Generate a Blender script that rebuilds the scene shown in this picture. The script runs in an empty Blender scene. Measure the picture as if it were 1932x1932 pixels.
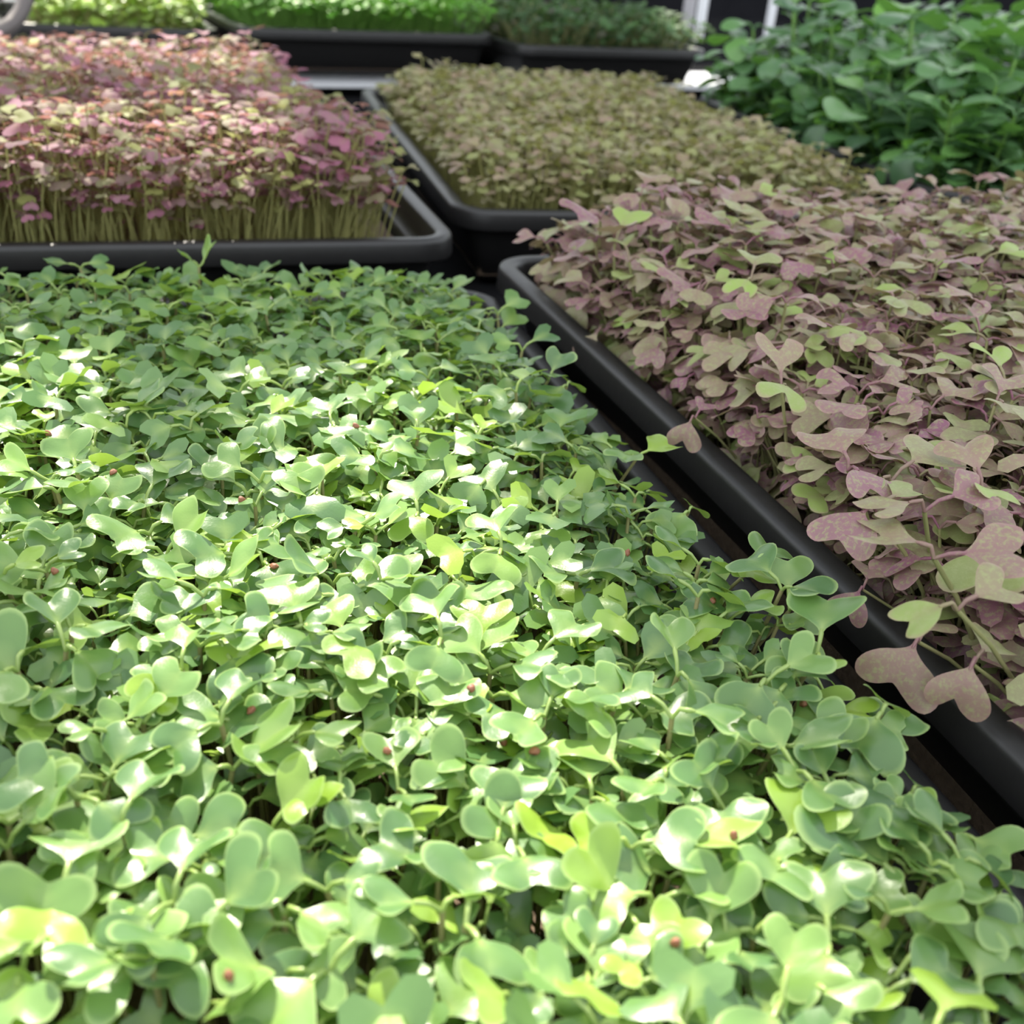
import bpy, math, random
import numpy as np
from mathutils import Vector, Matrix
from mathutils.geometry import intersect_point_line
RS = np.random.RandomState
rad = math.radians
C = bpy.context.scene.collection
scene = bpy.context.scene

# ------------------------------------------------------------------ camera
CAMZ, PITCH, ROLL, FPX = .23, rad(30), rad(5), 1932.0
Rv = np.array([1., 0, 0]); Uv = np.array([0, math.sin(PITCH), math.cos(PITCH)]); Fv = np.array([0, math.cos(PITCH), -math.sin(PITCH)])
cR = math.cos(ROLL)*Rv + math.sin(ROLL)*Uv
cU = -math.sin(ROLL)*Rv + math.cos(ROLL)*Uv
cam_d = bpy.data.cameras.new('camera'); cam = bpy.data.objects.new('camera', cam_d); C.objects.link(cam)
cam_d.sensor_width = 36; cam_d.sensor_height = 36; cam_d.lens = 36*FPX/1932
m = Matrix.Identity(4)
for i in range(3):
    m[i][0] = cR[i]; m[i][1] = cU[i]; m[i][2] = -Fv[i]
m[2][3] = CAMZ
cam.matrix_world = m
cam_d.clip_start = .01; cam_d.clip_end = 50
cam_d.dof.use_dof = True; cam_d.dof.focus_distance = .31; cam_d.dof.aperture_fstop = 15.0
scene.camera = cam

def ray(px, py):
    x = (px-966)/FPX; y = -(py-966)/FPX
    return x*cR + y*cU + Fv
def at(px, py, z):
    d = ray(px, py); t = (z-CAMZ)/d[2]
    return np.array([d[0]*t, d[1]*t])
def proj(P):
    P = np.asarray(P, float).reshape(-1, 3) - np.array([0, 0, CAMZ])
    dz = P@Fv; dz = np.where(dz < 1e-4, 1e-4, dz)
    return 966+FPX*(P@cR)/dz, 966-FPX*(P@cU)/dz, dz

# ------------------------------------------------------------------ world, sun, exposure
w = bpy.data.worlds.new('world'); scene.world = w; w.use_nodes = True
bg = w.node_tree.nodes['Background']; bg.inputs[0].default_value = (.90, .95, 1.0, 1); bg.inputs[1].default_value = 1.4
SUN_AZ, SUN_EL = rad(112), rad(48)
sdir = np.array([math.cos(SUN_AZ)*math.cos(SUN_EL), math.sin(SUN_AZ)*math.cos(SUN_EL), math.sin(SUN_EL)])
sd = bpy.data.lights.new('sun', 'SUN'); sun = bpy.data.objects.new('sun', sd); C.objects.link(sun)
sd.energy = 9; sd.angle = rad(.7); sd.color = (1, .93, .80)
sun.location = tuple(sdir*4); sun.rotation_euler = Vector(sdir).to_track_quat('Z', 'Y').to_euler()
scene.view_settings.view_transform = 'Standard'; scene.view_settings.look = 'None'
scene.view_settings.gamma = 1; scene.view_settings.use_curve_mapping = False
scene.view_settings.exposure = 0.48

# ------------------------------------------------------------------ materials
def new_mat(name):
    mt = bpy.data.materials.new(name); mt.use_nodes = True
    nt = mt.node_tree; nt.nodes.clear()
    return mt, nt, nt.nodes, nt.links
def N(ns, t, **k):
    n = ns.new(t)
    for a, v in k.items(): setattr(n, a, v)
    return n
def mixc(ns, ln, fac, a, b, blend='MIX'):
    n = ns.new('ShaderNodeMix'); n.data_type = 'RGBA'; n.blend_type = blend
    for sock, v in ((n.inputs[0], fac), (n.inputs[6], a), (n.inputs[7], b)):
        if hasattr(v, 'links'): ln.new(v, sock)
        elif isinstance(v, (int, float)): sock.default_value = v
        else: sock.default_value = (*v, 1)
    return n.outputs[2]
def math_(ns, ln, op, a, b=0.0, clamp=False):
    n = ns.new('ShaderNodeMath'); n.operation = op; n.use_clamp = clamp
    for sock, v in ((n.inputs[0], a), (n.inputs[1], b)):
        if hasattr(v, 'links'): ln.new(v, sock)
        else: sock.default_value = v
    return n.outputs[0]
def ramp(ns, ln, fac, stops):
    n = ns.new('ShaderNodeValToRGB'); cr = n.color_ramp
    while len(cr.elements) < len(stops): cr.elements.new(.5)
    for e, (p, c) in zip(cr.elements, stops): e.position = p; e.color = (*c, 1)
    ln.new(fac, n.inputs[0]); return n.outputs[0]

def leaf_mat(name, stops, vein_c, rim_c, trans_c, rough=.38, trans=.3, mottle=None, mottle_scale=900, spec=.5, under=None, vein_f=.6, rim_f=.5):
    mt, nt, ns, ln = new_mat(name)
    out = N(ns, 'ShaderNodeOutputMaterial')
    a_t = N(ns, 'ShaderNodeAttribute', attribute_name='tint'); a_v = N(ns, 'ShaderNodeAttribute', attribute_name='vein'); a_r = N(ns, 'ShaderNodeAttribute', attribute_name='rim')
    oi = N(ns, 'ShaderNodeObjectInfo')
    f = math_(ns, ln, 'FRACT', math_(ns, ln, 'ADD', a_t.outputs['Fac'], oi.outputs['Random']))
    col = ramp(ns, ln, f, stops)
    tc = N(ns, 'ShaderNodeTexCoord')
    if mottle:
        mc, amount, lo, hi = mottle
        ge = N(ns, 'ShaderNodeNewGeometry')
        n1 = N(ns, 'ShaderNodeTexNoise'); n1.inputs['Scale'].default_value = mottle_scale; n1.inputs['Detail'].default_value = 5; n1.inputs['Roughness'].default_value = .7
        ln.new(ge.outputs['Position'], n1.inputs['Vector'])
        mr = N(ns, 'ShaderNodeMapRange'); ln.new(n1.outputs[0], mr.inputs[0])
        mr.inputs[1].default_value = lo; mr.inputs[2].default_value = hi; mr.inputs[4].default_value = amount
        col = mixc(ns, ln, mr.outputs[0], col, mc)
    col = mixc(ns, ln, math_(ns, ln, 'MULTIPLY', a_r.outputs['Fac'], rim_f), col, rim_c)
    col = mixc(ns, ln, math_(ns, ln, 'MULTIPLY', a_v.outputs['Fac'], vein_f), col, vein_c)
    if under is not None:
        ge2 = N(ns, 'ShaderNodeNewGeometry')
        col = mixc(ns, ln, math_(ns, ln, 'MULTIPLY', ge2.outputs['Backfacing'], .6), col, under)
    p = N(ns, 'ShaderNodeBsdfPrincipled'); ln.new(col, p.inputs['Base Color'])
    p.inputs['Roughness'].default_value = rough; p.inputs['Specular IOR Level'].default_value = spec
    nb = N(ns, 'ShaderNodeTexNoise'); nb.inputs['Scale'].default_value = 1400; nb.inputs['Detail'].default_value = 2
    g3 = N(ns, 'ShaderNodeNewGeometry'); ln.new(g3.outputs['Position'], nb.inputs['Vector'])
    bp = N(ns, 'ShaderNodeBump'); bp.inputs['Strength'].default_value = .25; bp.inputs['Distance'].default_value = .0002
    ln.new(nb.outputs[0], bp.inputs['Height']); ln.new(bp.outputs[0], p.inputs['Normal'])
    t = N(ns, 'ShaderNodeBsdfTranslucent')
    tcx = mixc(ns, ln, .55, col, trans_c); ln.new(tcx, t.inputs['Color'])
    mx = N(ns, 'ShaderNodeMixShader'); mx.inputs[0].default_value = trans
    ln.new(p.outputs[0], mx.inputs[1]); ln.new(t.outputs[0], mx.inputs[2]); ln.new(mx.outputs[0], out.inputs[0])
    return mt

def plain(name, c, rough=.5, metal=0, spec=.5, noise=None, bump=0, trans=0):
    mt, nt, ns, ln = new_mat(name)
    out = N(ns, 'ShaderNodeOutputMaterial'); p = N(ns, 'ShaderNodeBsdfPrincipled')
    p.inputs['Base Color'].default_value = (*c, 1); p.inputs['Roughness'].default_value = rough; p.inputs['Metallic'].default_value = metal; p.inputs['Specular IOR Level'].default_value = spec
    if noise:
        sc_, c2, amt = noise
        tc = N(ns, 'ShaderNodeNewGeometry'); n1 = N(ns, 'ShaderNodeTexNoise'); n1.inputs['Scale'].default_value = sc_; n1.inputs['Detail'].default_value = 6
        ln.new(tc.outputs['Position'], n1.inputs['Vector'])
        col = mixc(ns, ln, math_(ns, ln, 'MULTIPLY', n1.outputs[0], amt), c, c2); ln.new(col, p.inputs['Base Color'])
        if bump:
            b = N(ns, 'ShaderNodeBump'); b.inputs['Strength'].default_value = bump; b.inputs['Distance'].default_value = .001
            ln.new(n1.outputs[0], b.inputs['Height']); ln.new(b.outputs[0], p.inputs['Normal'])
    sh = p.outputs[0]
    if trans:
        t = N(ns, 'ShaderNodeBsdfTranslucent'); t.inputs[0].default_value = (*c, 1)
        mx = N(ns, 'ShaderNodeMixShader'); mx.inputs[0].default_value = trans
        ln.new(p.outputs[0], mx.inputs[1]); ln.new(t.outputs[0], mx.inputs[2]); sh = mx.outputs[0]
    ln.new(sh, out.inputs[0])
    return mt

M = {}
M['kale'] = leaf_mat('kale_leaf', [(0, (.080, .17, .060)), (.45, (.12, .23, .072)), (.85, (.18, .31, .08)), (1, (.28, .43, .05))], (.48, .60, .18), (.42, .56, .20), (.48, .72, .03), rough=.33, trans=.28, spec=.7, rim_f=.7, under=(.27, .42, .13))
M['mustard'] = leaf_mat('mustard_leaf', [(0, (.25, .09, .155)), (.25, (.28, .145, .165)), (.55, (.30, .21, .155)), (.82, (.27, .28, .13)), (.94, (.30, .42, .10)), (1, (.24, .08, .14))], (.30, .10, .17), (.40, .22, .22), (.45, .45, .08), rough=.46, trans=.22, mottle=((.34, .38, .16), .6, .48, .60), mottle_scale=700, spec=.45, under=(.34, .20, .22), vein_f=.45)
M['radish'] = leaf_mat('radish_leaf', [(0, (.34, .13, .20)), (.35, (.32, .16, .21)), (.6, (.24, .18, .15)), (.8, (.22, .24, .10)), (1, (.32, .34, .10))], (.30, .34, .12), (.42, .22, .27), (.62, .26, .20), rough=.6, trans=.33, spec=.2, vein_f=.3, under=(.34, .24, .20))
M['bronze'] = leaf_mat('bronze_leaf', [(0, (.33, .22, .17)), (.4, (.29, .26, .15)), (.75, (.31, .34, .13)), (1, (.36, .24, .20))], (.36, .36, .14), (.38, .32, .20), (.5, .5, .08), rough=.5, trans=.3, spec=.4, under=(.30, .32, .13))
M['pea'] = leaf_mat('broad_leaf', [(0, (.065, .14, .07)), (.5, (.10, .20, .09)), (.85, (.13, .27, .09)), (1, (.19, .42, .05))], (.16, .32, .10), (.12, .26, .10), (.30, .70, .03), rough=.32, trans=.25, spec=.6, under=(.09, .22, .09), vein_f=.35, rim_f=.3)
M['pale'] = leaf_mat('pale_leaf', [(0, (.36, .50, .16)), (.5, (.46, .58, .24)), (1, (.40, .60, .08))], (.5, .6, .25), (.5, .6, .28), (.6, .8, .08), rough=.42, trans=.35)
M['bright'] = leaf_mat('bright_leaf', [(0, (.10, .30, .03)), (.5, (.14, .37, .04)), (1, (.20, .45, .05))], (.2, .4, .05), (.2, .4, .05), (.3, .7, .03), rough=.5, trans=.3)
M['dark'] = leaf_mat('dark_leaf', [(0, (.035, .08, .03)), (.6, (.06, .13, .045)), (.9, (.08, .17, .05)), (1, (.12, .07, .09))], (.10, .16, .06), (.09, .16, .07), (.2, .4, .04), rough=.6, trans=.2, spec=.25)
M['young'] = leaf_mat('young_leaf', [(0, (.26, .46, .10)), (1, (.34, .56, .10))], (.4, .6, .2), (.4, .58, .2), (.5, .8, .06), rough=.45, trans=.35)
M['st_green'] = plain('kale_stem', (.30, .33, .13), .45, noise=(300, (.36, .24, .14), .7), trans=.2)
M['st_olive'] = plain('olive_stem', (.40, .42, .15), .5, noise=(60, (.42, .36, .14), .8), trans=.25)
M['st_must'] = plain('mustard_stem', (.34, .40, .14), .5, noise=(80, (.34, .18, .16), .6), trans=.2)
M['st_pea'] = plain('broad_stem', (.20, .38, .08), .4, trans=.2)
M['plastic'] = plain('black_tray_plastic', (.013, .0125, .013), .40, spec=.5, noise=(180, (.020, .019, .019), 1.0), bump=.12)
M['soil'] = plain('growing_mat', (.045, .030, .020), .9, noise=(350, (.20, .14, .09), .9), bump=1)
M['seed'] = plain('seed_hull', (.20, .06, .03), .5, noise=(900, (.36, .16, .09), 1), bump=.5)
def matte(name, c):
    mt, nt, ns, ln = new_mat(name); out = N(ns, 'ShaderNodeOutputMaterial'); d = N(ns, 'ShaderNodeBsdfDiffuse')
    n1 = N(ns, 'ShaderNodeTexNoise'); n1.inputs['Scale'].default_value = 14; g = N(ns, 'ShaderNodeNewGeometry'); ln.new(g.outputs['Position'], n1.inputs['Vector'])
    ln.new(mixc(ns, ln, n1.outputs[0], c, tuple(x*1.6 for x in c)), d.inputs[0]); ln.new(d.outputs[0], out.inputs[0]); return mt
M['bench'] = matte('dark_bench', (.012, .012, .013))
M['steel'] = plain('polished_steel', (.80, .83, .84), .16, metal=.85, noise=(60, (.6, .63, .66), .5), bump=.25)
M['white'] = plain('white_enamel', (.80, .80, .83), .35)
M['grey'] = plain('grey_enamel', (.42, .40, .42), .5)
M['timber'] = plain('pale_timber', (.60, .40, .25), .6, noise=(40, (.45, .28, .16), 1))
M['hose'] = plain('grey_brown_hose', (.13, .11, .105), .5)
M['floor'] = matte('dark_floor', (.018, .018, .02))
M['wall'] = matte('dark_board', (.012, .012, .014))
M['sun_mask'] = plain('sun_mask_panel', (.55, .57, .58), .7)  # for the added sun-blocking sheet overhead
M['film'] = plain('green_film', (.12, .25, .10), .6)

# ------------------------------------------------------------------ mesh helpers
class Bag:
    """collects (V, quads/tris, attrs) arrays into one mesh"""
    def __init__(s): s.V = []; s.F = []; s.M = []; s.A = []; s.n = 0
    def add(s, V, F, A=None, mi=0):
        s.V.append(V); s.F.append(F+s.n); s.M.append(np.full(len(F), mi, np.int32)); s.A.append(np.zeros((len(V), 3)) if A is None else A); s.n += len(V)
    def mesh(s, name, mats, smooth=True):
        V = np.concatenate(s.V); F = np.concatenate(s.F); MI = np.concatenate(s.M); A = np.concatenate(s.A)
        me = bpy.data.meshes.new(name)
        me.vertices.add(len(V)); me.vertices.foreach_set('co', V.astype(np.float32).ravel())
        tri = F[:, 3] == F[:, 2]
        cnt = np.where(tri, 3, 4).astype(np.int32)
        mask = np.ones(F.shape, bool); mask[tri, 3] = False
        li = F[mask].astype(np.int32)
        st = np.concatenate([[0], np.cumsum(cnt)[:-1]]).astype(np.int32)
        me.loops.add(len(li)); me.loops.foreach_set('vertex_index', li)
        me.polygons.add(len(F)); me.polygons.foreach_set('loop_start', st); me.polygons.foreach_set('loop_total', cnt)
        me.polygons.foreach_set('material_index', MI)
        me.polygons.foreach_set('use_smooth', np.full(len(F), smooth, bool))
        for i, nm in enumerate(('tint', 'vein', 'rim')):
            at_ = me.attributes.new(nm, 'FLOAT', 'POINT'); at_.data.foreach_set('value', A[:, i].astype(np.float32))
        for mt in mats: me.materials.append(mt)
        me.update(calc_edges=True)
        return me
def link(name, me, parent=None, **props):
    o = bpy.data.objects.new(name, me); C.objects.link(o)
    if parent is not None: o.parent = parent
    for k, v in props.items(): o[k] = v
    return o
def tube(path, radii, n=5, cap=True):
    P = np.asarray(path, float); k = len(P); R = np.broadcast_to(radii, (k,))
    T = np.gradient(P, axis=0); T /= np.linalg.norm(T, axis=1)[:, None]+1e-12
    ref = np.array([0, 1., 0]) if abs(T[0][1]) < .8 else np.array([1., 0, 0])
    A = np.cross(T, ref); A /= np.linalg.norm(A, axis=1)[:, None]; B = np.cross(T, A)
    th = np.arange(n)*2*math.pi/n
    V = P[:, None]+R[:, None, None]*(np.cos(th)[None, :, None]*A[:, None]+np.sin(th)[None, :, None]*B[:, None])
    V = V.reshape(-1, 3); F = []
    for i in range(k-1):
        for j in range(n):
            a = i*n+j; b = i*n+(j+1) % n; F.append((a, b, b+n, a+n))
    if cap:
        c0 = len(V); V = np.vstack([V, P[0], P[-1]])
        for j in range(n):
            F.append((c0, (j+1) % n, j, j)); e = (k-1)*n; F.append((c0+1, e+j, e+(j+1) % n, e+(j+1) % n))
    return V, np.array(F)
def box(lo, hi):
    x0, y0, z0 = lo; x1, y1, z1 = hi
    V = np.array([(x0, y0, z0), (x1, y0, z0), (x1, y1, z0), (x0, y1, z0), (x0, y0, z1), (x1, y0, z1), (x1, y1, z1), (x0, y1, z1)], float)
    return V, np.array([(0, 3, 2, 1), (4, 5, 6, 7), (0, 1, 5, 4), (1, 2, 6, 5), (2, 3, 7, 6), (3, 0, 4, 7)])

# leaf half outlines (x, y), base to tip, unit length
OUT = {
 'bilobed': [(0.035, 0), (.07, .10), (.24, .23), (.50, .36), (.70, .55), (.76, .76), (.66, .95), (.44, 1.0), (.24, .93), (.09, .84), (0, .80)],
 'heart': [(0.035, 0), (.09, .10), (.30, .26), (.52, .46), (.64, .68), (.60, .90), (.42, 1.02), (.22, .98), (.08, .84), (0, .76)],
 'deep': [(0.035, 0), (.07, .12), (.20, .28), (.42, .44), (.62, .66), (.66, .90), (.52, 1.07), (.33, 1.06), (.20, .90), (.08, .70), (0, .62)],
 'round': [(0.035, 0), (.10, .08), (.34, .22), (.50, .45), (.52, .68), (.40, .90), (.20, .99), (.08, .99), (0, .99)],
 'oval': [(0.03, 0), (.10, .10), (.27, .26), (.36, .48), (.34, .70), (.24, .88), (.12, .97), (.05, 1.0), (0, 1.01)],
}
def outline(kind, n):
    P = np.array(OUT[kind], float); k = len(P)
    t = np.linspace(0, k-1, n); i = np.clip(t.astype(int), 0, k-2); f = (t-i)[:, None]
    P0 = P[np.clip(i-1, 0, k-1)]; P1 = P[i]; P2 = P[i+1]; P3 = P[np.clip(i+2, 0, k-1)]
    return .5*((2*P1)+(-P0+P2)*f+(2*P0-5*P1+4*P2-P3)*f**2+(-P0+3*P1-3*P2+P3)*f**3)
COLS = {3: np.array([-1, -.88, -.45, -.07, .07, .45, .88, 1.]), 2: np.array([-1, -.5, 0, .5, 1.]), 1: np.array([-1, 0, 1.])}
def blade(kind, rows, res, rng, fold=.25, curl=.6, wave=.05):
    """unit blade, base at the origin, growing along +y, upper side +z"""
    O = outline(kind, rows); xs, ys = O[:, 0], O[:, 1]
    tipy = ys[-1]; s = np.linspace(0, 1, rows)**.9; my = tipy*s
    c = COLS[res]; a = np.abs(c)
    X = np.sign(c)[None]*a[None]*xs[:, None]
    Y = my[:, None]*(1-a[None]**1.5)+ys[:, None]*a[None]**1.5
    asym = rng.uniform(.88, 1.12); X = np.where(X > 0, X*asym, X/asym)
    ph = rng.uniform(0, 6.28, 2)
    Z = fold*np.abs(X)**1.6 - fold*.9*np.abs(X)**3.2*1.3 + wave*np.sin(5*Y+ph[0])*X + wave*.6*np.sin(7*X+ph[1])*Y
    k = curl if abs(curl) > 1e-3 else 1e-3
    Yb = np.sin(k*Y)/k; Zb = -(1-np.cos(k*Y))/k
    nz = Z*np.cos(k*Y); ny = Z*np.sin(k*Y)
    V = np.stack([X, Yb+ny, Zb+nz], -1).reshape(-1, 3)
    nc = len(c); r, q = np.meshgrid(np.arange(rows-1), np.arange(nc-1), indexing='ij')
    b = (r*nc+q).ravel(); F = np.stack([b, b+1, b+nc+1, b+nc], -1)
    vein = (np.exp(-(a*xs[:, None]/.05)**2)*(1-.8*s[:, None]) if res > 1 else (1-s[:, None])*.3*np.ones((rows, nc)))
    vein = np.maximum(vein, np.clip(1-Y/.22, 0, 1))
    rim = np.broadcast_to((a > .95).astype(float)[None], (rows, nc)).copy(); rim[-1, :] = 1
    rim *= (res > 2)
    return V, F, np.stack([np.zeros(V.shape[0]), vein.ravel(), rim.ravel()], -1)
def leaf(kind, rows, res, rng, base, az, elev, L, pet, pet_up, fold, curl, wave, pr=.0006, tint=None, roll=0, hang=0):
    """petiole + blade in seedling space"""
    h = np.array([math.cos(az), math.sin(az), 0]); up = np.array([0, 0, 1.])
    p1 = base + pet*(h*math.cos(pet_up)+up*math.sin(pet_up))*.6
    f = h*math.cos(elev)+up*math.sin(elev)
    p2 = p1 + pet*.4*f
    bl, F, A = blade(kind, rows, res, rng, fold, curl, wave)
    s = np.array([math.sin(az), -math.cos(az), 0]); n = np.cross(s, f)
    cr, sr = math.cos(roll), math.sin(roll)
    s2 = s*cr+n*sr; n2 = -s*sr+n*cr
    V = p2 + L*(bl[:, 0:1]*s2+bl[:, 1:2]*f+bl[:, 2:3]*n2)
    A[:, 0] = rng.uniform(0, 1) if tint is None else tint
    if res > 1:
        tv, tf = tube([base, p1*.8+base*.2, p1, p2, p2+f*L*.10], [pr*.8, pr*.8, pr*.85, pr, pr*.5], 5 if res > 2 else 4, cap=False)
        ta = np.zeros((len(tv), 3)); ta[:, 0] = A[0, 0]; ta[:, 1] = 1
        V = np.vstack([V, tv]); F = np.vstack([F, tf+len(bl)]); A = np.vstack([A, ta])
    return V, F, A

U = lambda r, a, b: r.uniform(a, b)
def make_seedling(spec, seed, lean=0., res=None, **ov):
    """returns list of (part name, V, F, A, material key); base at origin"""
    r = RS(seed); s = dict(spec); s.update(ov); res = res or s['res']; rows = s.get('rows') or {3: 13, 2: 8, 1: 6}[res]
    H = s['H']*U(r, *s.get('Hv', (.86, 1.12))); ln_ = lean
    t = np.linspace(0, 1, 5 if res > 1 else 4)
    wob = U(r, -1, 1)*.06*H
    path = np.stack([ln_*H*t**1.6, wob*np.sin(t*3.1), H*t*(1-.28*min(1, abs(ln_)))*np.where(t > .8, 1-.0*t, 1)], -1)
    sr_ = s['sr']
    sv, sf = tube(path, np.linspace(sr_, sr_*.85, len(t)), 5 if res > 1 else 3, cap=False)
    parts = [('stem', sv, sf, np.zeros((len(sv), 3)), s['stem'])]
    top = path[-1]; az0 = s.get('az', U(r, 0, 6.28)) if not s.get('az_fixed') else s['az']
    e0 = s.get('elev', None)
    big = U(r, .9, 1.15)
    for k in range(s.get('nleaf', 2)):
        az = az0 + k*(2*math.pi/s.get('nleaf', 2)) + U(r, -.35, .35)
        L = s['L']*big*(1 if k == 0 else U(r, .62, .95))*U(r, .9, 1.1)
        el = U(r, *s['el']) if e0 is None else e0[k % len(e0)]
        el -= abs(ln_)*.55*max(0, math.cos(az))
        kind = s['shape'][r.randint(len(s['shape']))]
        V, F, A = leaf(kind, rows, res, r, top, az, el, L, s['pet']*U(r, .6, 1.3), U(r, .6, 1.2), U(r, *s['fold']), U(r, *s['curl']), s['wave'], pr=sr_*.85, tint=s.get('tint'), roll=U(r, -.35, .35))
        parts.append(('leaf', V, F, A, s['leaf']))
    for k in range(s.get('true', 0)):                       # small first true leaves
        az = az0+1.57+k*math.pi+U(r, -.5, .5)
        V, F, A = leaf('oval', 6, 2, r, top, az, U(r, .5, 1.1), s['L']*U(r, .35, .6), .003, 1.2, .5, .8, .2, pr=sr_*.5)
        parts.append(('young_leaf', V, F, A, 'young'))
    if s.get('tiers'):                                       # taller leafy stem: lower leaf pairs
        for q in range(s['tiers']):
            f = U(r, .25, .92); b = np.array([np.interp(f, t, path[:, i]) for i in range(3)]); a0 = U(r, 0, 6.28)
            for k in range(2):
                V, F, A = leaf(s['shape'][r.randint(len(s['shape']))], rows, res, r, b, a0+k*3.14+U(r, -.4, .4), U(r, *s['el']), s['L']*U(r, .6, 1.0), s['pet']*U(r, .8, 1.6), U(r, .3, .9), U(r, *s['fold']), U(r, *s['curl']), s['wave'], pr=sr_*.7)
                parts.append(('leaf', V, F, A, s['leaf']))
    return parts

SPEC = {
 'kale':    dict(H=.037, L=.0096, res=3, sr=.00062, stem='st_green', leaf='kale', shape=['bilobed', 'bilobed', 'heart', 'bilobed'], el=(-.25, .75), pet=.0042, fold=(.10, .75), curl=(-.1, .95), wave=.10),
 'mustard': dict(H=.056, L=.0112, res=3, sr=.0006, stem='st_must', leaf='mustard', shape=['heart', 'heart', 'deep', 'bilobed'], el=(-.35, .45), pet=.0055, fold=(.05, .5), curl=(.1, .9), wave=.09, true=0),
 'radish':  dict(H=.069, L=.0086, res=2, sr=.0005, stem='st_olive', leaf='radish', shape=['heart', 'bilobed'], el=(-.3, .5), pet=.004, fold=(.05, .5), curl=(.2, 1.0), wave=.1),
 'bronze':  dict(H=.046, L=.0078, res=2, sr=.0005, stem='st_olive', leaf='bronze', shape=['heart', 'round'], el=(-.3, .6), pet=.003, fold=(.05, .5), curl=(.2, 1.0), wave=.1),
 'broad':   dict(H=.118, L=.034, res=3, sr=.0016, stem='st_pea', leaf='pea', shape=['oval', 'round', 'oval'], el=(-.3, .7), pet=.010, fold=(.1, .5), curl=(.2, 1.1), wave=.06, tiers=4),
 'pale':    dict(H=.060, L=.013, res=2, sr=.0007, stem='st_olive', leaf='pale', shape=['heart', 'round'], el=(-.3, .6), pet=.004, fold=(.1, .5), curl=(.2, 1), wave=.1),
 'bright':  dict(H=.060, L=.010, res=1, sr=.0007, stem='st_pea', leaf='bright', shape=['round'], el=(-.1, .9), pet=.003, fold=(.1, .5), curl=(.2, 1), wave=.1),
 'dark':    dict(H=.055, L=.013, res=2, sr=.0008, stem='st_must', leaf='dark', shape=['heart', 'oval'], el=(-.4, .7), pet=.005, fold=(.1, .5), curl=(.2, 1), wave=.1, tiers=1),
}

# ------------------------------------------------------------------ structure
def frame(o, ang):
    u = np.array([math.cos(ang), math.sin(ang)]); v = np.array([-u[1], u[0]])
    return lambda a, b: np.array(o)+a*u+b*v
bag = Bag(); bag.add(*box((-4, -2, -.8), (4, 6, -.75))); link('floor', bag.mesh('floor', [M['floor']], False), kind='structure')
bag = Bag(); bag.add(*box((-4, 5.0, -.75), (4, 5.05, .22))); link('wall_back', bag.mesh('wall_back', [M['wall']], False), kind='structure')

# roof: added unseen sheet, holes cut so the sun falls in the LIT patches
MASK_Z = 2.3
def to_sun_mask(xy, z):
    t = (MASK_Z-z)/sdir[2]; return np.asarray(xy)+sdir[:2]*t
def inpoly(P, poly):
    x, y = P[:, 0], P[:, 1]; c = np.zeros(len(P), bool); n = len(poly)
    for i in range(n):
        x0, y0 = poly[i]; x1, y1 = poly[(i+1) % n]
        if y0 == y1: continue
        k = ((y0 > y) != (y1 > y)) & (x < (x1-x0)*(y-y0)/(y1-y0)+x0); c ^= k
    return c
BZ = .03
LIT = [  # (pixel outline of a sunny patch, height it falls on, share that is open)
 ([(-400, 1180), (0, 1080), (330, 900), (520, 640), (620, 590), (880, 600), (930, 760), (1010, 900), (1180, 1090), (1560, 1500), (1900, 2100), (-600, 2100)], .085, .92),
 ([(-400, 560), (0, 560), (560, 560), (520, 640), (330, 900), (0, 1080), (-400, 1180)], .085, .6),
 ([(1180, 1090), (1400, 1230), (1800, 1650), (1932, 1850), (1932, 2200), (1900, 2100), (1560, 1500)], .085, .6),
 ([(-200, 95), (0, 95), (470, 72), (505, 140), (540, 250), (430, 255), (300, 228), (0, 262), (-200, 290)], .115, .66),
 ([(-200, -60), (460, -60), (460, 50), (-200, 40)], .10, .9),
 ([(632, 108), (728, 108), (728, 175), (632, 175)], BZ, 1.),
 ([(1270, 122), (1365, 122), (1365, 185), (1270, 185)], BZ, 1.),
 ([(500, -40), (900, -40), (850, 25), (500, 30)], .11, .5),
]
def fbm(P, seed):
    r = RS(seed); s = np.zeros(len(P))
    for o in range(14):
        k = r.normal(size=2)*(14 if o < 7 else 38); s += np.sin(P@k+r.uniform(0, 6.28))*(1 if o < 7 else .6)
    return s
cs = .02
gx = np.arange(-2.6, 1.3, cs); gy = np.arange(1.2, 5.4, cs)
GX, GY = np.meshgrid(gx, gy, indexing='ij'); cen = np.stack([GX.ravel()+cs/2, GY.ravel()+cs/2], -1)
keep = np.ones(len(cen), bool); fb = fbm(cen, 5)
for poly, z, share in LIT:
    pw = [to_sun_mask(at(px, py, z), z) for px, py in poly]
    ins = inpoly(cen, pw)
    if ins.any():
        thr = np.quantile(fb[ins], share) if share < 1 else 1e9
        keep[ins & (fb <= thr)] = False
c0 = cen[keep]; V = np.concatenate([np.stack([c0[:, 0]+sx*cs*.5, c0[:, 1]+sy*cs*.5, np.full(len(c0), MASK_Z)], -1)[:, None] for sx, sy in ((-1, -1), (1, -1), (1, 1), (-1, 1))], 1).reshape(-1, 3)
bag = Bag(); F = np.arange(len(V)).reshape(-1, 4); bag.add(V, F); bag.add(V+np.array([0, 0, .01]), F[:, ::-1])
link('sun_mask_sheet', bag.mesh('sun_mask_sheet', [M['sun_mask']], False), kind='structure')  # out-of-view mask, added only to shape the sunlight

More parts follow.
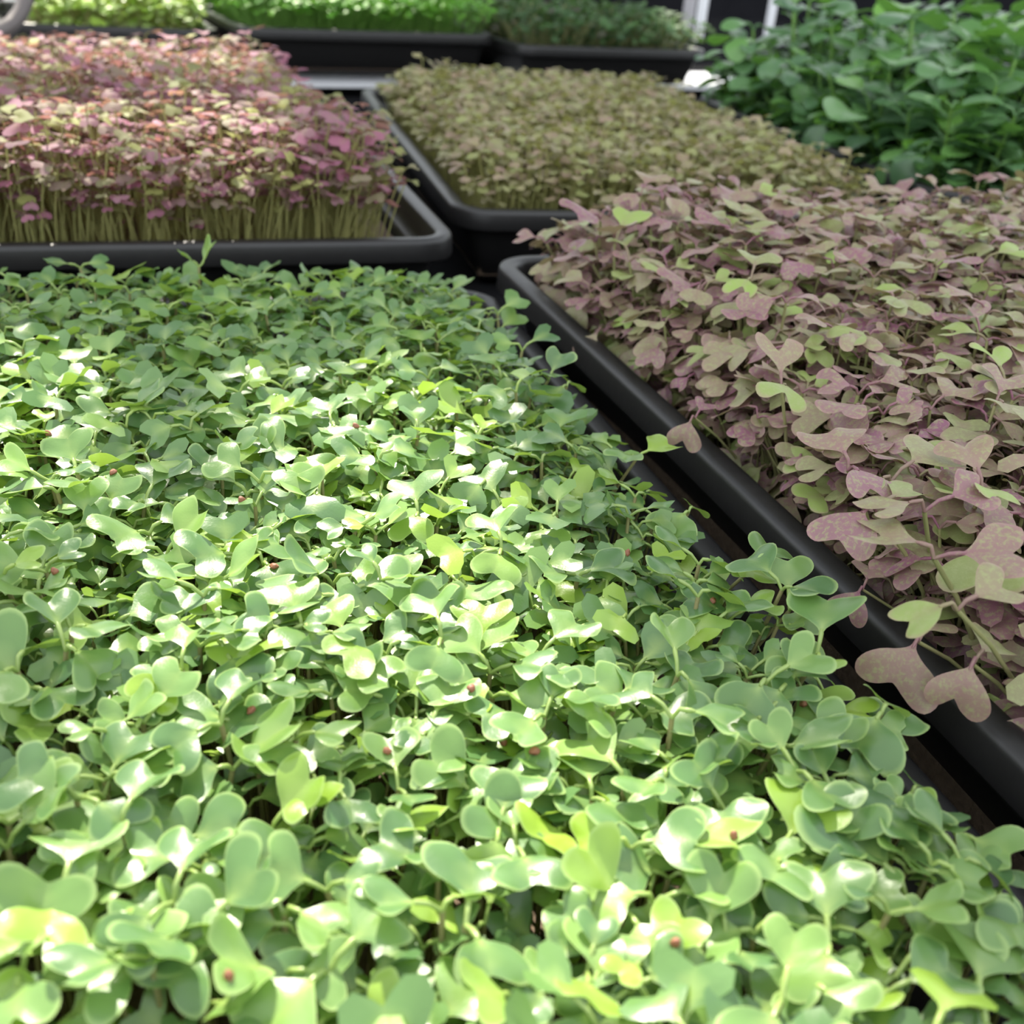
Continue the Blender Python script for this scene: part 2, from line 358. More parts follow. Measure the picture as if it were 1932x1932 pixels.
# benches
def slab(name, pts, z0, z1, mat, **k):
    n = len(pts); V = np.array([(x, y, z0) for x, y in pts]+[(x, y, z1) for x, y in pts]); F = [(i, (i+1) % 4, (i+1) % 4+4, i+4) for i in range(4)]+[(3, 2, 1, 0), (4, 5, 6, 7)]
    b = Bag(); b.add(V, np.array(F)); return link(name, b.mesh(name, [mat], False), **k)
BZ = .03
s0, s1 = at(560, 131, BZ), at(1500, 144, BZ); dS = (s1-s0)/np.linalg.norm(s1-s0); nS = np.array([-dS[1], dS[0]])
sA, sB = s0-dS*.9, s1+dS*.6
fr = frame(sA-nS*2.6, math.atan2(dS[1], dS[0])); wid = float(np.linalg.norm(sB-sA))
slab('bench', [fr(-.1, 0), fr(wid+.3, 0), fr(wid+.3, 2.57), fr(-.1, 2.57)], -.04, 0, M['bench'], label='dark flat bench carrying the front trays of seedlings', category='bench')
fr2 = frame(sA, math.atan2(dS[1], dS[0]))
bb = slab('bench', [fr2(-.1, .012), fr2(wid+.3, .012), fr2(wid+.3, 1.1), fr2(-.1, 1.1)], -.04, BZ, M['bench'], label='dark bench at the back under the rear row of trays', category='bench')
b = Bag(); V, F = box((0, -.006, BZ-.016), (wid, .010, BZ+.004)); 
V = np.array([(x_, y_, z_) for x_ in (0, wid) for y_, z_ in ((.008, BZ+.004), (-.034, BZ-.011), (-.034, BZ-.018), (.008, BZ-.018))])
F = np.array([(0, 4, 5, 1), (1, 5, 6, 2), (2, 6, 7, 3), (3, 7, 4, 0), (0, 1, 2, 3), (7, 6, 5, 4)])[:, ::-1]
V2 = np.array([[*fr2(x, y), z] for x, y, z in V]); b.add(V2, F)
link('edge_strip', b.mesh('edge_strip', [M['white']], False), label='white metal strip along the front edge of the rear bench', category='metal strip')

# ------------------------------------------------------------------ trays
def rrect(w, l, inset, rc, n=7):
    r = max(rc-inset, .004); x0, x1, y0, y1 = inset, w-inset, inset, l-inset; P = []
    for cx, cy, a0 in ((x1-r, y0+r, -90), (x1-r, y1-r, 0), (x0+r, y1-r, 90), (x0+r, y0+r, 180)):
        for k in range(n): a = rad(a0+90*k/(n-1)); P.append((cx+r*math.cos(a), cy+r*math.sin(a)))
    E = []
    for i in range(len(P)):                                  # extra points along the straights so that the rim can sag
        a, b2 = np.array(P[i]), np.array(P[(i+1) % len(P)]); E.append(a)
        if np.linalg.norm(b2-a) > .05:
            for k in range(1, 8): E.append(a+(b2-a)*k/8)
    return np.array(E)
def loft(w, l, prof, rc, bow):
    rings = []
    for ins, z in prof:
        P = rrect(w, l, ins, rc); c = np.array([w/2, l/2])
        sag = bow*(np.sin(np.clip(P[:, 1]/l, 0, 1)*math.pi))*np.sign(P[:, 0]-c[0])
        rings.append(np.stack([P[:, 0]+sag, P[:, 1], np.full(len(P), z)], -1))
    n = len(rings[0]); V = np.concatenate(rings); F = []
    for i in range(len(prof)-1):
        for j in range(n): a = i*n+j; b2 = i*n+(j+1) % n; F.append((a, b2, b2+n, a+n))
    return V, F, n
TR = {}
def tray(key, o, ang, w, l, zr, label, h=.055, bow=.0, z0=0):
    """o = front-left corner of the rim in plan; zr = rim height"""
    e = link('growing_tray', None, label=label, category='tray', group='black plastic growing trays')
    e.location = (*o, z0); e.rotation_euler = (0, 0, ang); zr -= z0
    V, F, n = loft(w, l, [(.0012, -.0135+zr), (0, -.014+zr), (-.0004, -.0125+zr), (.0, -.003+zr), (.0008, -.0009+zr), (.0028, zr), (.0085, zr-.0002), (.0102, -.0010+zr), (.0110, -.003+zr), (.012, -.010+zr)], .026, bow)
    b = Bag(); b.add(V, np.array(F)); link('rim', b.mesh('rim', [M['plastic']]), e)
    zb = max(.0, zr-h)
    V, F, n = loft(w, l, [(.012, -.010+zr), (.0125, -.016+zr), (.0165, -.0175+zr), (.0185, -.020+zr), (.026, zb+.006), (.029, zb+.003), (.05, zb+.003)], .026, bow)
    F.append(None); F = F[:-1]
    b = Bag(); b.add(V, np.array(F)); 
    V2, F2, n = loft(w, l, [(.05, zb+.003), (.05, zb), (.027, zb), (.024, zb+.002), (.012, -.019+zr), (.0105, -.011+zr)], .026, bow); b.add(V2, np.array(F2))
    fl = np.array([(.05, .05, zb+.0028), (w-.05, .05, zb+.0028), (w-.05, l-.05, zb+.0028), (.05, l-.05, zb+.0028)]); b.add(fl, np.array([(0, 1, 2, 3)])); b.add(fl-np.array([0, 0, .002]), np.array([(3, 2, 1, 0)]))
    link('tray_body', b.mesh('tray_body', [M['plastic']]), e)
    TR[key] = dict(f=frame(o, ang), o=o, ang=ang, w=w, l=l, zr=zr+z0, zb=zb+z0)
    return e
def soil(key, depth, label, i=.023):
    t = TR[key]; w, l = t['w'], t['l']; z = t['zr']-depth
    nx, ny = 40, 60; X, Y = np.meshgrid(np.linspace(i, w-i, nx), np.linspace(i, l-i, ny), indexing='ij')
    r = RS(3); Z = z+r.uniform(-.0012, .0012, X.shape); P = np.array([t['f'](a, b_) for a, b_ in zip(X.ravel(), Y.ravel())])
    V = np.column_stack([P, Z.ravel()]); q, s = np.meshgrid(np.arange(nx-1), np.arange(ny-1), indexing='ij'); b0 = (q*ny+s).ravel()
    b = Bag(); b.add(V, np.stack([b0, b0+ny, b0+ny+1, b0+1], -1))
    # skirt so the mat has thickness
    loop = [k*ny for k in range(nx)]+[(nx-1)*ny+k for k in range(1, ny)]+[k*ny+ny-1 for k in range(nx-2, -1, -1)]+[k for k in range(ny-2, 0, -1)]
    S = V[loop]; S2 = S.copy(); S2[:, 2] = t['zb']+.004 if depth < .05 else z-.008; m_ = len(loop)
    b.add(np.vstack([S, S2]), np.array([(k, k+m_, (k+1) % m_+m_, (k+1) % m_) for k in range(m_)]))
    o = link('growing_medium', b.mesh('growing_medium', [M['soil']]), label=label, category='growing medium', kind='stuff')
    t['zs'] = z
    return o

aB = rad(21.5); cB = at(917, 481, .06); LB, WB = .55, .48
vB = np.array([-math.sin(aB), math.cos(aB)]); uB = np.array([math.cos(aB), math.sin(aB)])
tray('B', cB-vB*LB, aB, WB, LB, .06, 'black tray of purple and green seedlings at the right, beside the big green tray', bow=-.004)
aA = rad(20.5); cA = at(921, 540, .042); vA = np.array([-math.sin(aA), math.cos(aA)]); uA = np.array([math.cos(aA), math.sin(aA)])
WA, LA = .36, .55
tray('A', cA-uA*WA-vA*LA, aA, WA, LA, .042, 'black tray of pale green seedlings filling the foreground', h=.042)
aC = rad(20.7); cC = at(872, 453, .06); uC = np.array([math.cos(aC), math.sin(aC)])
tray('C', cC-uC*.38, aC, .38, .50, .06, 'black tray of tall pink-purple seedlings at the left, behind the green tray')
aD = rad(17); cD = at(862, 398, .06)
tray('D', cD, aD, .345, .52, .06, 'black tray of bronze green seedlings in the middle, behind the purple tray')
cE = at(1715, 362, .06)+np.array([.03, .01])
tray('E', cE, rad(18), .40, .50, .06, 'black tray of tall broad-leaved green plants at the right back')
gF0 = at(6, 50, .078)+np.array([-.03, .03])
tray('F', gF0, rad(27), .268, .28, .078, 'black tray of pale green leafy seedlings at the back left corner', z0=.03)
gG0, gG1 = at(498, 55, .088), at(945, 66, .088); aG = rad(30)
tray('G', gG1-(np.array([math.cos(aG), math.sin(aG)])*.365), aG, .362, .28, .088, 'black tray of bright grass-green seedlings in the back row, left of the dark ones', z0=.03)
gH0 = at(955, 84, .082)
tray('H', gH0+np.array([.022, .010]), rad(29.5), .32, .28, .082, 'black tray of dark green seedlings in the back row, before the white posts', z0=.03)
soil('A', .018, 'brown fibrous mat under the pale green foreground seedlings', .038)
soil('B', .024, 'brown mat under the purple and green mustard seedlings')
soil('C', .022, 'brown mat under the tall pink-purple seedlings')
soil('D', .022, 'brown mat under the bronze green seedlings')
soil('E', .022, 'brown mat under the tall broad-leaved plants')
for k, nm in (('F', 'pale green leafy seedlings at the back left'), ('G', 'bright grass-green seedlings at the back'), ('H', 'dark green seedlings at the back')): soil(k, .022, 'brown mat under the '+nm)

# ------------------------------------------------------------------ planting
def xform(parts, x, y, z, rot, s):
    c, sn = math.cos(rot)*s, math.sin(rot)*s
    R = np.array([[c, sn, 0], [-sn, c, 0], [0, 0, s]])
    return [(n, V@R+np.array([x, y, z]), F, A, m_) for n, V, F, A, m_ in parts]
PARTMAT = {}
def plant_thing(name, label, cat, group, parts, loc, rot, s, split=True):
    if split:
        e = link(name, None, label=label, category=cat, group=group) if group else link(name, None, label=label, category=cat)
        for n, V, F, A, m_ in parts:
            b = Bag(); b.add(V, F, A); link(n, b.mesh(n, [M[m_]]), e)
    else:
        b = Bag(); ms = []
        for n, V, F, A, m_ in parts:
            if m_ not in ms: ms.append(m_)
            b.add(V, F, A, ms.index(m_))
        e = link(name, b.mesh(name, [M[k] for k in ms]), label=label, category=cat, group=group)
    e.location = loc; e.rotation_euler = (0, 0, rot); e.scale = (s, s, s)
    return e
def copy_thing(o, loc, rot, s):
    c = o.copy(); C.objects.link(c); c.location = loc; c.rotation_euler = (0, 0, rot); c.scale = (s, s, s)
    for ch in o.children:
        d = ch.copy(); C.objects.link(d); d.parent = c
    return c
def grow(key, spec, dens, nind, name, label, cat, group, stufflabel, stuffname, seed, inset=.026, edge_lean=.55, sc=(.8, 1.2), split=True, nproto=14, stuffres=None, heroes=(), zfun=None, region=None, rz=.09, lean_w=.03, shorts=(1, 1, 1, 1), extra=0, hfun=None):
    t = TR[key]; w, l = t['w'], t['l']; r = RS(seed); sp = SPEC[spec]
    pitch = 1/math.sqrt(dens)*.01
    pts = []
    for a in np.arange(inset, w-inset, pitch):
        for b_ in np.arange(inset, l-inset, pitch):
            pts.append((a+r.uniform(-.5, .5)*pitch, b_+r.uniform(-.5, .5)*pitch))
    pts = np.clip(np.array(pts), inset-.001, None); pts[:, 0] = np.minimum(pts[:, 0], w-inset); pts[:, 1] = np.minimum(pts[:, 1], l-inset)
    n = len(pts)
    P = np.array([t['f'](a, b_) for a, b_ in pts])
    de = np.stack([pts[:, 0], w-pts[:, 0], pts[:, 1], l-pts[:, 1]], 1)-inset
    k = de.argmin(1); dmin = de.min(1)
    # outward direction, blended near corners
    wt = np.clip(1-de/lean_w, 0, 1); vec = np.stack([-wt[:, 0]+wt[:, 1], -wt[:, 2]+wt[:, 3]], 1)
    nv = np.linalg.norm(vec, axis=1); outang = np.arctan2(vec[:, 1], vec[:, 0])+t['ang']
    leanf = np.clip(nv, 0, 1)
    scl = r.uniform(sc[0], sc[1], n); small = r.uniform(size=n) < .35; scl[small] *= .84
    if zfun is not None: scl *= zfun(pts[:, 0]/w, pts[:, 1]/l)
    LC = 4
    cls = np.clip((leanf*r.uniform(.5, 1.15, n)*LC).astype(int), 0, LC-1)
    rot = np.where(leanf > .05, outang+r.uniform(-.7, .7, n), r.uniform(0, 6.28, n))
    var = r.randint(0, nproto, n)
    px, py, dz = proj(np.column_stack([P, np.full(n, t['zs']+sp['H'])]))
    inf = (px > -20) & (px < 1950) & (py > -30) & (py < 1960) & (P[:, 1] > .03)
    drop = np.zeros(n, bool)
    for hx, hy, hr in heroes: drop |= (np.hypot(P[:, 0]-hx, P[:, 1]-hy) < hr)
    if region is not None:
        pw = np.array([at(x_, y_, rz) for x_, y_ in region]); drop |= ~inpoly(P+r.normal(0, .003, P.shape), pw)
        nx_ = np.roll(pw, -1, 0); dd = []
        for a_, b2 in zip(pw, nx_):                         # lean outward along the foliage outline
            e_ = b2-a_; L_ = np.linalg.norm(e_)
            tt = np.clip(((P-a_)@e_)/L_**2, 0, 1); q_ = a_+tt[:, None]*e_; d_ = np.linalg.norm(P-q_, axis=1); dd.append((d_, (q_-P)/(d_[:, None]+1e-6)))
        ca_, sa_ = math.cos(t['ang']), math.sin(t['ang']); vec = np.stack([vec[:, 0]*ca_-vec[:, 1]*sa_, vec[:, 0]*sa_+vec[:, 1]*ca_], 1)
        for d_, nn_ in dd: vec += np.clip(1-d_/lean_w, 0, 1)[:, None]*nn_
        nv = np.linalg.norm(vec, axis=1); outang = np.arctan2(vec[:, 1], vec[:, 0]); leanf = np.clip(nv, 0, 1)
        cls = np.clip((leanf*r.uniform(.5, 1.15, n)*LC).astype(int), 0, LC-1)
        rot = np.where(leanf > .05, outang+r.uniform(-.7, .7, n), rot)
    if extra:                                               # more, shorter stems where the foliage thins out at its edge
        q = np.where((leanf > .25) & ~drop)[0]; q = np.repeat(q, extra)
        P = np.vstack([P, P[q]+r.normal(0, .004, (len(q), 2))]); pts = np.vstack([pts, pts[q]])
        rot = np.concatenate([rot, rot[q]+r.uniform(-.5, .5, len(q))]); scl = np.concatenate([scl, scl[q]*r.uniform(.85, 1.1, len(q))])
        cls = np.concatenate([cls, r.randint(1, LC, len(q))]); var = np.concatenate([var, r.randint(0, nproto, len(q))])
        leanf = np.concatenate([leanf, leanf[q]]); low = (cls == LC-1) & (leanf > .05); P[low] -= .013*np.stack([np.cos(rot[low]), np.sin(rot[low])], 1)
        drop = np.concatenate([drop, np.zeros(len(q), bool)]); n = len(P)
        px, py, dz = proj(np.column_stack([P, np.full(n, t['zs']+sp['H'])]))
        inf = (px > -20) & (px < 1950) & (py > -30) & (py < 1960) & (P[:, 1] > .03)
    score = np.where(inf & ~drop, scl*sp['L']/dz*(1+.9*(scl-1)+.35*leanf), -1)
    order = np.argsort(-score); ind = set(order[:nind].tolist()) if nind else set()
    vi_ = np.array([i_ for i_ in ind if score[i_] > 0]) if ind else np.array([0]); xlo, xhi, ylo, yhi = px[vi_].min(), px[vi_].max(), py[vi_].min(), py[vi_].max()
    def geo(c, v, res=None, rows=None): return make_seedling(sp if rows is None else dict(sp, rows=rows), 1000*seed+v*7+c, lean=[.0, edge_lean*.35, edge_lean*.7, edge_lean][c]/shorts[c]+(0 if c else RS(v).uniform(0, .12)), res=res, H=sp['H']*shorts[c])
    pmesh = {}; smesh = {}
    mats = []
    bag = Bag()
    for i in range(n):
        if drop[i]: continue
        c, v = int(cls[i]), int(var[i])
        if i in ind and score[i] > 0:
            loc = (P[i, 0], P[i, 1], t['zs']-.001); hz_ = 1 if hfun is None else float(hfun(pts[i, 0]/w, pts[i, 1]/l))
            if (c, v) in pmesh: o_ = copy_thing(pmesh[c, v], loc, rot[i], scl[i])
            else: o_ = pmesh[c, v] = plant_thing(name, label, cat, group, geo(c, v, rows=20 if sp['res'] > 2 else None), loc, rot[i], scl[i], split)
            o_.scale = (scl[i], scl[i], scl[i]*hz_)
            size = 'larger ' if scl[i] > 1.12 else ('smaller ' if scl[i] < .86 else '')
            fx = (px[i]-xlo)/(xhi-xlo+1); fy = (py[i]-ylo)/(yhi-ylo+1)
            hz = ('at the left end', 'left of centre', 'in the middle', 'right of centre', 'at the right end')[int(min(max(fx*5, 0), 4))]
            vt = ('back row', 'back half', 'mid depth', 'front half', 'front row')[int(min(max(fy*5, 0), 4))]
            o_['label'] = size+label+', '+vt+' '+hz
        else:
            if (c, v) not in smesh:
                g = geo(c, v, stuffres or (2 if sp['res'] > 2 and not inf[i] else None))
                smesh[c, v] = g
            for pn, V, F, A, m_ in xform(smesh[c, v], P[i, 0], P[i, 1], t['zs']-.001, rot[i], scl[i]):
                if m_ not in mats: mats.append(m_)
                if hfun is not None: V = V.copy(); V[:, 2] = (V[:, 2]-t['zs'])*float(hfun(pts[i, 0]/w, pts[i, 1]/l))+t['zs']
                A = A.copy(); A[:, 0] = (A[:, 0]+(i*.6180339)) % 1.0
                bag.add(V, F, A, mats.index(m_))
    o = link(stuffname, bag.mesh(stuffname, [M[k] for k in mats]), label=stufflabel, category=cat, kind='stuff')
    return o

# individually placed seedlings: (px, py of the foliage, height above mat, scale, azimuth of the first leaf, elevations, seed, label)
def hero(key, spec, lst, name, cat, dz_=0):
    res_ = []
    for px, py, z, s, az, elev, sd_, lean, larg, tint, label in lst:
        z += dz_
        p = at(px, py, z); t = TR[key]; sp = dict(SPEC[spec])
        ax, ay = np.array([math.cos(t['ang']), math.sin(t['ang'])]), np.array([-math.sin(t['ang']), math.cos(t['ang'])])
        b = p-lean*(z-t['zs'])*np.array([math.cos(rad(larg)), math.sin(rad(larg))])
        la, lb = (b-t['o'])@ax, (b-t['o'])@ay               # the stem is rooted inside the tray, however far it hangs out
        b = t['f'](min(max(la, .034), t['w']-.034), min(max(lb, .03), t['l']-.03))
        off = p-b; lg = math.atan2(off[1], off[0]); lean = float(np.hypot(*off))/((z-t['zs']))
        if lean < .02: lg = 0; lean = 0
        H = (z-t['zs'])/s/(1-.28*min(1, lean)); lean *= (1-.28*min(1, lean))
        ov = dict(rows=24, H=H, Hv=(1, 1), az=rad(az)-lg, az_fixed=True, elev=[rad(e) for e in elev])
        if tint is not None: ov['tint'] = tint
        parts = make_seedling(sp, sd_, lean=lean, **ov); larg = math.degrees(lg)
        e = plant_thing(name, label, cat, None, parts, (b[0], b[1], t['zs']-.001), rad(larg), s)
        res_.append((b[0], b[1], .0045 if lean < .2 else .002))
    return res_
# azimuths: 0 = right, 90 = away from the camera, 270 = towards it
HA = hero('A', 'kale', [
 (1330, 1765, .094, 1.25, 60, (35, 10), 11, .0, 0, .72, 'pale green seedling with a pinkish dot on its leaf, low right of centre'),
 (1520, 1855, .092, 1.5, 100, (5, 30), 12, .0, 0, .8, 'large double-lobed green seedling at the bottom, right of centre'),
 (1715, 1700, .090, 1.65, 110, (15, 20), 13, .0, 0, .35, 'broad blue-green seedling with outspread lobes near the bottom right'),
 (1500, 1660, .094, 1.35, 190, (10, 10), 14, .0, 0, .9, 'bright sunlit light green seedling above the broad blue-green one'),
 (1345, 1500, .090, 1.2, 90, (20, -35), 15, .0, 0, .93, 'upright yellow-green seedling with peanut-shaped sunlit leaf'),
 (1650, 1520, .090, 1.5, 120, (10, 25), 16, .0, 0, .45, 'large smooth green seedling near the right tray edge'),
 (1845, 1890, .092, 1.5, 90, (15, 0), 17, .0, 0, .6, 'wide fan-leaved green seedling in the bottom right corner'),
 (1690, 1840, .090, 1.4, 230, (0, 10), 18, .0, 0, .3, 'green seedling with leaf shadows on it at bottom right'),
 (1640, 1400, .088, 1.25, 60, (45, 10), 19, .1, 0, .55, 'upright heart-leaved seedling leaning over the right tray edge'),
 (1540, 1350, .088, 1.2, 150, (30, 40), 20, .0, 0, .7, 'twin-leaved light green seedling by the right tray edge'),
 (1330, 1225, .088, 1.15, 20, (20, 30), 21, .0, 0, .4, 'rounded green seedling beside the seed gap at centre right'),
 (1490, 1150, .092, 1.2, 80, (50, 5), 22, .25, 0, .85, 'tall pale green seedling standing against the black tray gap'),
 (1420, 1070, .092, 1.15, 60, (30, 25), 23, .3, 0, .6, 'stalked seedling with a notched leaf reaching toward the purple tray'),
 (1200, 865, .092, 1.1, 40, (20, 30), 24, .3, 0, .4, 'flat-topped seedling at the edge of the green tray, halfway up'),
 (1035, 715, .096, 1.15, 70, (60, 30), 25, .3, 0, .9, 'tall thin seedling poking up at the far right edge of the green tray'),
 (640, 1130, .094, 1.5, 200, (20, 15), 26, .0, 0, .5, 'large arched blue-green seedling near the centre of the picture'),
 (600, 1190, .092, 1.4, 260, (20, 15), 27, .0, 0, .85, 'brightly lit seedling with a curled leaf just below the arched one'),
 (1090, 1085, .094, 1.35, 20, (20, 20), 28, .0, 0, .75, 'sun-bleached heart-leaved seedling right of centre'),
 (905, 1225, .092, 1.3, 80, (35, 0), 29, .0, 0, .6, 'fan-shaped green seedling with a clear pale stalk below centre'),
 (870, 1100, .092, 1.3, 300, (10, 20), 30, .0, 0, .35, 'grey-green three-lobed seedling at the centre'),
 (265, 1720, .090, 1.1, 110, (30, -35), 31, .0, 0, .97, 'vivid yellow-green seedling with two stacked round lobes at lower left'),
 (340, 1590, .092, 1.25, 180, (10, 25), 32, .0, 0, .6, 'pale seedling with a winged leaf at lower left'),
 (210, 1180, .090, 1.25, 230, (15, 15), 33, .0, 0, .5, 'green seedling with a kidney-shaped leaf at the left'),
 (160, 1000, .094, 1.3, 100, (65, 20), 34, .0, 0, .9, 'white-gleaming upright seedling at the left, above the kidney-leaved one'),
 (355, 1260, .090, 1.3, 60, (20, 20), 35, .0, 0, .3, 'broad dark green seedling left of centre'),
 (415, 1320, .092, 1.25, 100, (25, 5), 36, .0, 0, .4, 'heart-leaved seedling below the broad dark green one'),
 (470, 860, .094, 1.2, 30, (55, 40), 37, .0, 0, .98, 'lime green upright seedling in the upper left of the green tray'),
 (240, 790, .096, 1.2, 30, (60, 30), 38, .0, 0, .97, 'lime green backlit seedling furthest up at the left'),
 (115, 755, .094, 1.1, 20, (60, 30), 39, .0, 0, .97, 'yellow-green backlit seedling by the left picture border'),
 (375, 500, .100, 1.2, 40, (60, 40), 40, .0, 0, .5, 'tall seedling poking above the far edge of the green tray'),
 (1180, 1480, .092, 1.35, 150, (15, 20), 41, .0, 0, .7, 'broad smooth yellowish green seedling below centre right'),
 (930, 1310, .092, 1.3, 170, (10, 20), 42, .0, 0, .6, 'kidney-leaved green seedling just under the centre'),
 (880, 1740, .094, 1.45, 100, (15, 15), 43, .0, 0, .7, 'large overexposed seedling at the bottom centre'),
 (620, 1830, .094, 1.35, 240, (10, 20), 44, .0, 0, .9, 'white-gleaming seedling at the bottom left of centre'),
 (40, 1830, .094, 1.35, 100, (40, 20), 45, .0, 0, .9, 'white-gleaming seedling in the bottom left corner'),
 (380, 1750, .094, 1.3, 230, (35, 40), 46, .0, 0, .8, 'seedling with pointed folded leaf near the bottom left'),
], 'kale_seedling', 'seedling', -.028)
HB = hero('B', 'mustard', [
 (1855, 925, .098, 1.25, 100, (35, 30), 51, .0, 0, .03, 'purple heart-leaved seedling standing high at the right border'),
 (1745, 965, .096, 1.35, 190, (5, 20), 52, .0, 0, .02, 'speckled purple two-lobed seedling left of the tall purple heart'),
 (1625, 1120, .068, .85, 240, (-15, 20), 53, 1.1, 200, .02, 'small plum purple heart leaf hanging over the black rim'),
 (1800, 1170, .090, 1.25, 190, (0, 20), 54, .25, 200, .04, 'mauve seedling with broad lobes over the rim at lower right'),
 (1650, 970, .092, 1.3, 230, (-5, 10), 55, .1, 200, .5, 'brownish bow-shaped seedling near the black rim'),
 (1600, 890, .094, 1.25, 120, (20, 10), 56, .0, 0, .04, 'violet seedling with butterfly leaves upper left of the speckled one'),
 (1680, 910, .094, 1.3, 40, (20, 10), 57, .0, 0, .2, 'dusky purple folded seedling between the two violet ones'),
 (1760, 1060, .092, 1.45, 170, (10, 20), 58, .0, 0, .3, 'large dull mauve seedling in the lower part of the purple tray'),
 (1850, 1020, .088, 1.2, 270, (-5, 10), 59, .0, 0, .7, 'olive green purple-edged seedling low at the right border'),
 (1830, 1270, .07, 1.15, 230, (-25, 10), 60, 1.0, 200, .4, 'brown horseshoe-shaped seedling dangling over the rim at right'),
 (1730, 1220, .07, 1.1, 230, (-25, 10), 61, 1.0, 200, .65, 'olive brown round-lobed seedling dangling over the rim'),
 (1475, 730, .094, 1.2, 100, (40, 20), 62, .0, 0, .45, 'fawn seedling with folded leaf at the upper middle of the purple tray'),
 (1620, 740, .094, 1.3, 0, (20, 20), 63, .0, 0, .95, 'light green seedling among the purple ones near the right'),
 (1160, 455, .098, 1.2, 60, (50, 50), 64, .0, 0, .96, 'bright green upright seedling at the far left of the purple tray'),
 (1310, 800, .07, 1.0, 250, (-35, 20), 65, .9, 200, .3, 'drooping brown leaf seedling touching the rim halfway along'),
 (1930, 760, .098, 1.3, 180, (20, 20), 66, .0, 0, .95, 'pale green seedling at the right picture border'),
], 'mustard_seedling', 'seedling')

hill = lambda a, b: 1+.05*np.sin(a*7+1)*np.sin(b*9)
grow('A', 'kale', 2.4, 300-len(HA), 'kale_seedling', 'pale green seedling in the foreground tray', 'seedling', 'green seedlings in the foreground tray', 'dense carpet of smaller pale green seedlings filling the foreground tray', 'kale_seedling_carpet', 1, heroes=HA, zfun=hill, edge_lean=.16, sc=(.8, 1.28), rz=.06, lean_w=.015, region=[(-900, 545), (0, 546), (500, 540), (850, 550), (930, 630), (1170, 890), (1380, 1110), (1870, 1600), (2500, 2300), (2200, 4000), (-2500, 4000)])
grow('B', 'mustard', 2.7, 300-len(HB), 'mustard_seedling', 'purplish heart-leaved seedling in the right tray', 'seedling', 'purple seedlings in the right tray', 'dense carpet of purple and olive mustard seedlings filling the right tray', 'mustard_seedling_carpet', 2, inset=.040, heroes=HB, zfun=hill, hfun=lambda a, b: 1+min(max((b-.25)/.75, 0), 1)*(.10+.24*a), edge_lean=.45, shorts=(1, .88, .7, .48), extra=2, rz=.09, lean_w=.03)
grow('C', 'radish', 3.0, 300, 'radish_seedling', 'pink-purple seedling in the left tray', 'seedling', 'pink-purple seedlings in the left tray', 'dense carpet of pink-purple seedlings on tall stems in the left tray', 'radish_seedling_carpet', 3, edge_lean=.30, shorts=(1, .95, .88, .76), extra=1, zfun=hill, rz=.108, lean_w=.03, region=[(-900, 70), (0, 92), (470, 92), (590, 190), (750, 290), (680, 335), (0, 340), (-900, 375)])
grow('D', 'bronze', 3.4, 300, 'bronze_seedling', 'bronze green seedling in the middle tray', 'seedling', 'bronze green seedlings in the middle tray', 'dense carpet of fine bronze green seedlings in the middle tray', 'bronze_seedling_carpet', 4, edge_lean=.2, shorts=(1, .95, .85, .75), extra=0, zfun=hill, rz=.086, lean_w=.02, region=[(722, 132), (1000, 126), (1230, 128), (1380, 172), (1700, 300), (1750, 350), (1300, 390), (1010, 415), (850, 270)])
grow('E', 'broad', .22, 300, 'broad_leaved_plant', 'broad-leaved green plant in the right back tray', 'plant', 'broad-leaved plants in the right back tray', 'shorter broad-leaved green plants filling in between the tall ones at the right back', 'broad_leaved_plant_carpet', 5, inset=.035, edge_lean=.35, sc=(.75, 1.2), nproto=10, shorts=(1, .9, .7, .45), extra=1, lean_w=.05)
grow('F', 'pale', 1.2, 300, 'pale_seedling', 'pale green seedling in the back left tray', 'seedling', 'pale green seedlings at the back left', 'carpet of pale green leafy seedlings in the tray at the back left', 'pale_seedling_carpet', 6, split=False, rz=.12, lean_w=.03, edge_lean=.3, shorts=(1, .9, .75, .5), extra=2, region=[(95, 90), (68, 40), (62, -20), (60, -110), (1200, -110), (440, 75)])
grow('G', 'bright', 3.2, 0, '', '', 'seedlings', '', 'soft blurred carpet of bright grass-green seedlings in the back row', 'bright_seedling_carpet', 7)
grow('H', 'dark', 1.3, 300, 'dark_seedling', 'dark green seedling in the rear tray', 'seedling', 'dark green seedlings in the back row', 'carpet of dark green leafy seedlings in the back row', 'dark_seedling_carpet', 8, split=False)

# ------------------------------------------------------------------ rack posts and hose
def post(px, pyb, z0, z1, r_, mat, label, name='rack_post', lean=0.0):
    p = at(px, pyb, z0); b = Bag(); V, F = tube([(p[0], p[1], z0), (p[0], p[1], z0+.002), (p[0]+lean*(z1-z0), p[1], z1)], [r_, r_, r_], 16); b.add(V, F)
    e = link(name, b.mesh(name, [M[mat]]), label=label, category='post')
    return e
for args in ((1316, 78, BZ, .5, .011, 'white', 'white round rack post left of the broad-leaved plants'),
             (1446, 78, BZ, .5, .010, 'white', 'white round rack post rising behind the broad-leaved plants'),
             (1294, 62, BZ, .5, .014, 'grey', 'grey post just left of the white rack post'),
             (1908, 120, 0.0, .5, .010, 'white', 'white rack post at the top right corner')): post(*args)
def on_ray(px, py, dist):
    r_ = ray(px, py); r_ = r_/math.hypot(r_[0], r_[1]); return (r_[0]*dist, r_[1]*dist, CAMZ+r_[2]*dist)
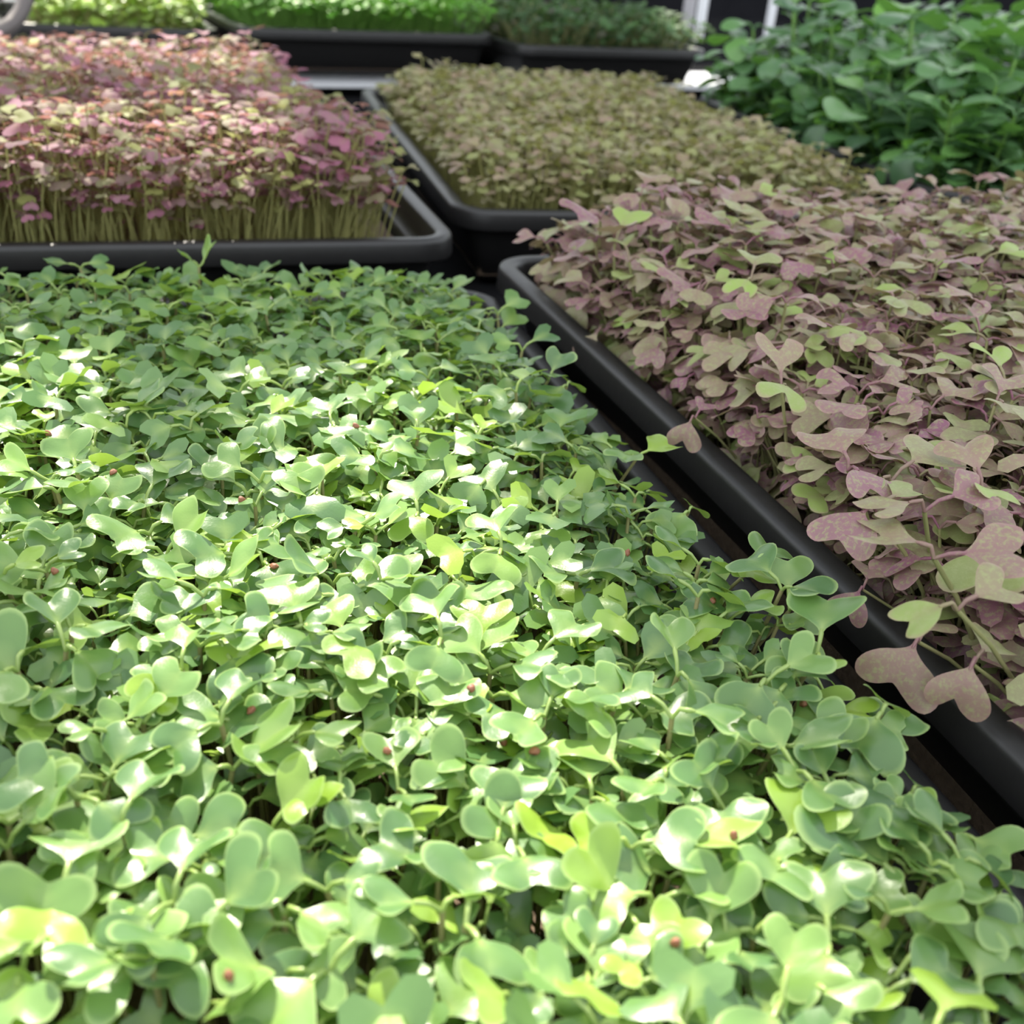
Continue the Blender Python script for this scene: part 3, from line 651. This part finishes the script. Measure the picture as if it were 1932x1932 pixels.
b = Bag(); V, F = tube([on_ray(*q) for q in ((-12, 74, 1.36), (4, 58, 1.36), (22, 46, 1.37), (38, 26, 1.38), (48, 4, 1.39), (56, -30, 1.40), (62, -80, 1.42))], .0085, 12); b.add(V, F)
link('hose', b.mesh('hose', [M['hose']]), label='thick grey-brown hose curving up in the top left corner', category='hose')
post(28, 60, 0, .5, .009, 'white', 'white post in the top left corner')
post(-4, 75, 0, .5, .009, 'timber', 'pale wooden post at the left picture border')

# ------------------------------------------------------------------ seed hulls, resting on leaves
dg = bpy.context.evaluated_depsgraph_get(); dg.update()
def seed_mesh(sd_):
    r = RS(sd_); b = Bag()
    n, k = 12, 9; V = []
    for i in range(k):
        th = math.pi*i/(k-1)
        for j in range(n):
            ph = 2*math.pi*j/n; rr = .00105*(1+.12*math.sin(3*ph+sd_)*math.sin(th)+.1*math.sin(5*th+sd_))
            dent = 1-.35*max(0, math.cos(ph-1))**6*math.sin(th)
            V.append((rr*1.25*math.sin(th)*math.cos(ph)*dent, rr*math.sin(th)*math.sin(ph)*dent, rr*.8*math.cos(th)))
    F = [(i*n+j, (i+1)*n+j, (i+1)*n+(j+1) % n, i*n+(j+1) % n) for i in range(k-1) for j in range(n)]
    b.add(np.array(V), np.array(F)); return b.mesh('seed_hull', [M['seed']])
sm = [seed_mesh(s) for s in range(4)]
for i, (px, py) in enumerate([(518, 1070), (105, 1080), (457, 945), (90, 820), (100, 962), (215, 892), (890, 1302), (985, 1182), (1183, 1045), (475, 1342), (729, 1418), (950, 1403), (1010, 1420), (1275, 1778), (1515, 1330), (672, 805), (430, 1845), (1345, 1135), (1385, 1578)]):
    d = Vector(ray(px, py)).normalized()
    hit, loc, nrm, *_ = scene.ray_cast(dg, Vector((0, 0, CAMZ)), d)
    if not hit: continue
    if nrm.dot(d) > 0: nrm = -nrm
    o = link('seed_hull', sm[i % 4], label='reddish brown seed hull caught among the green leaves', category='seed hull', group='seed hulls on the green seedlings')
    o.location = loc+nrm*.0004; o.rotation_euler = (i*.7, i*1.3, i*2.1)
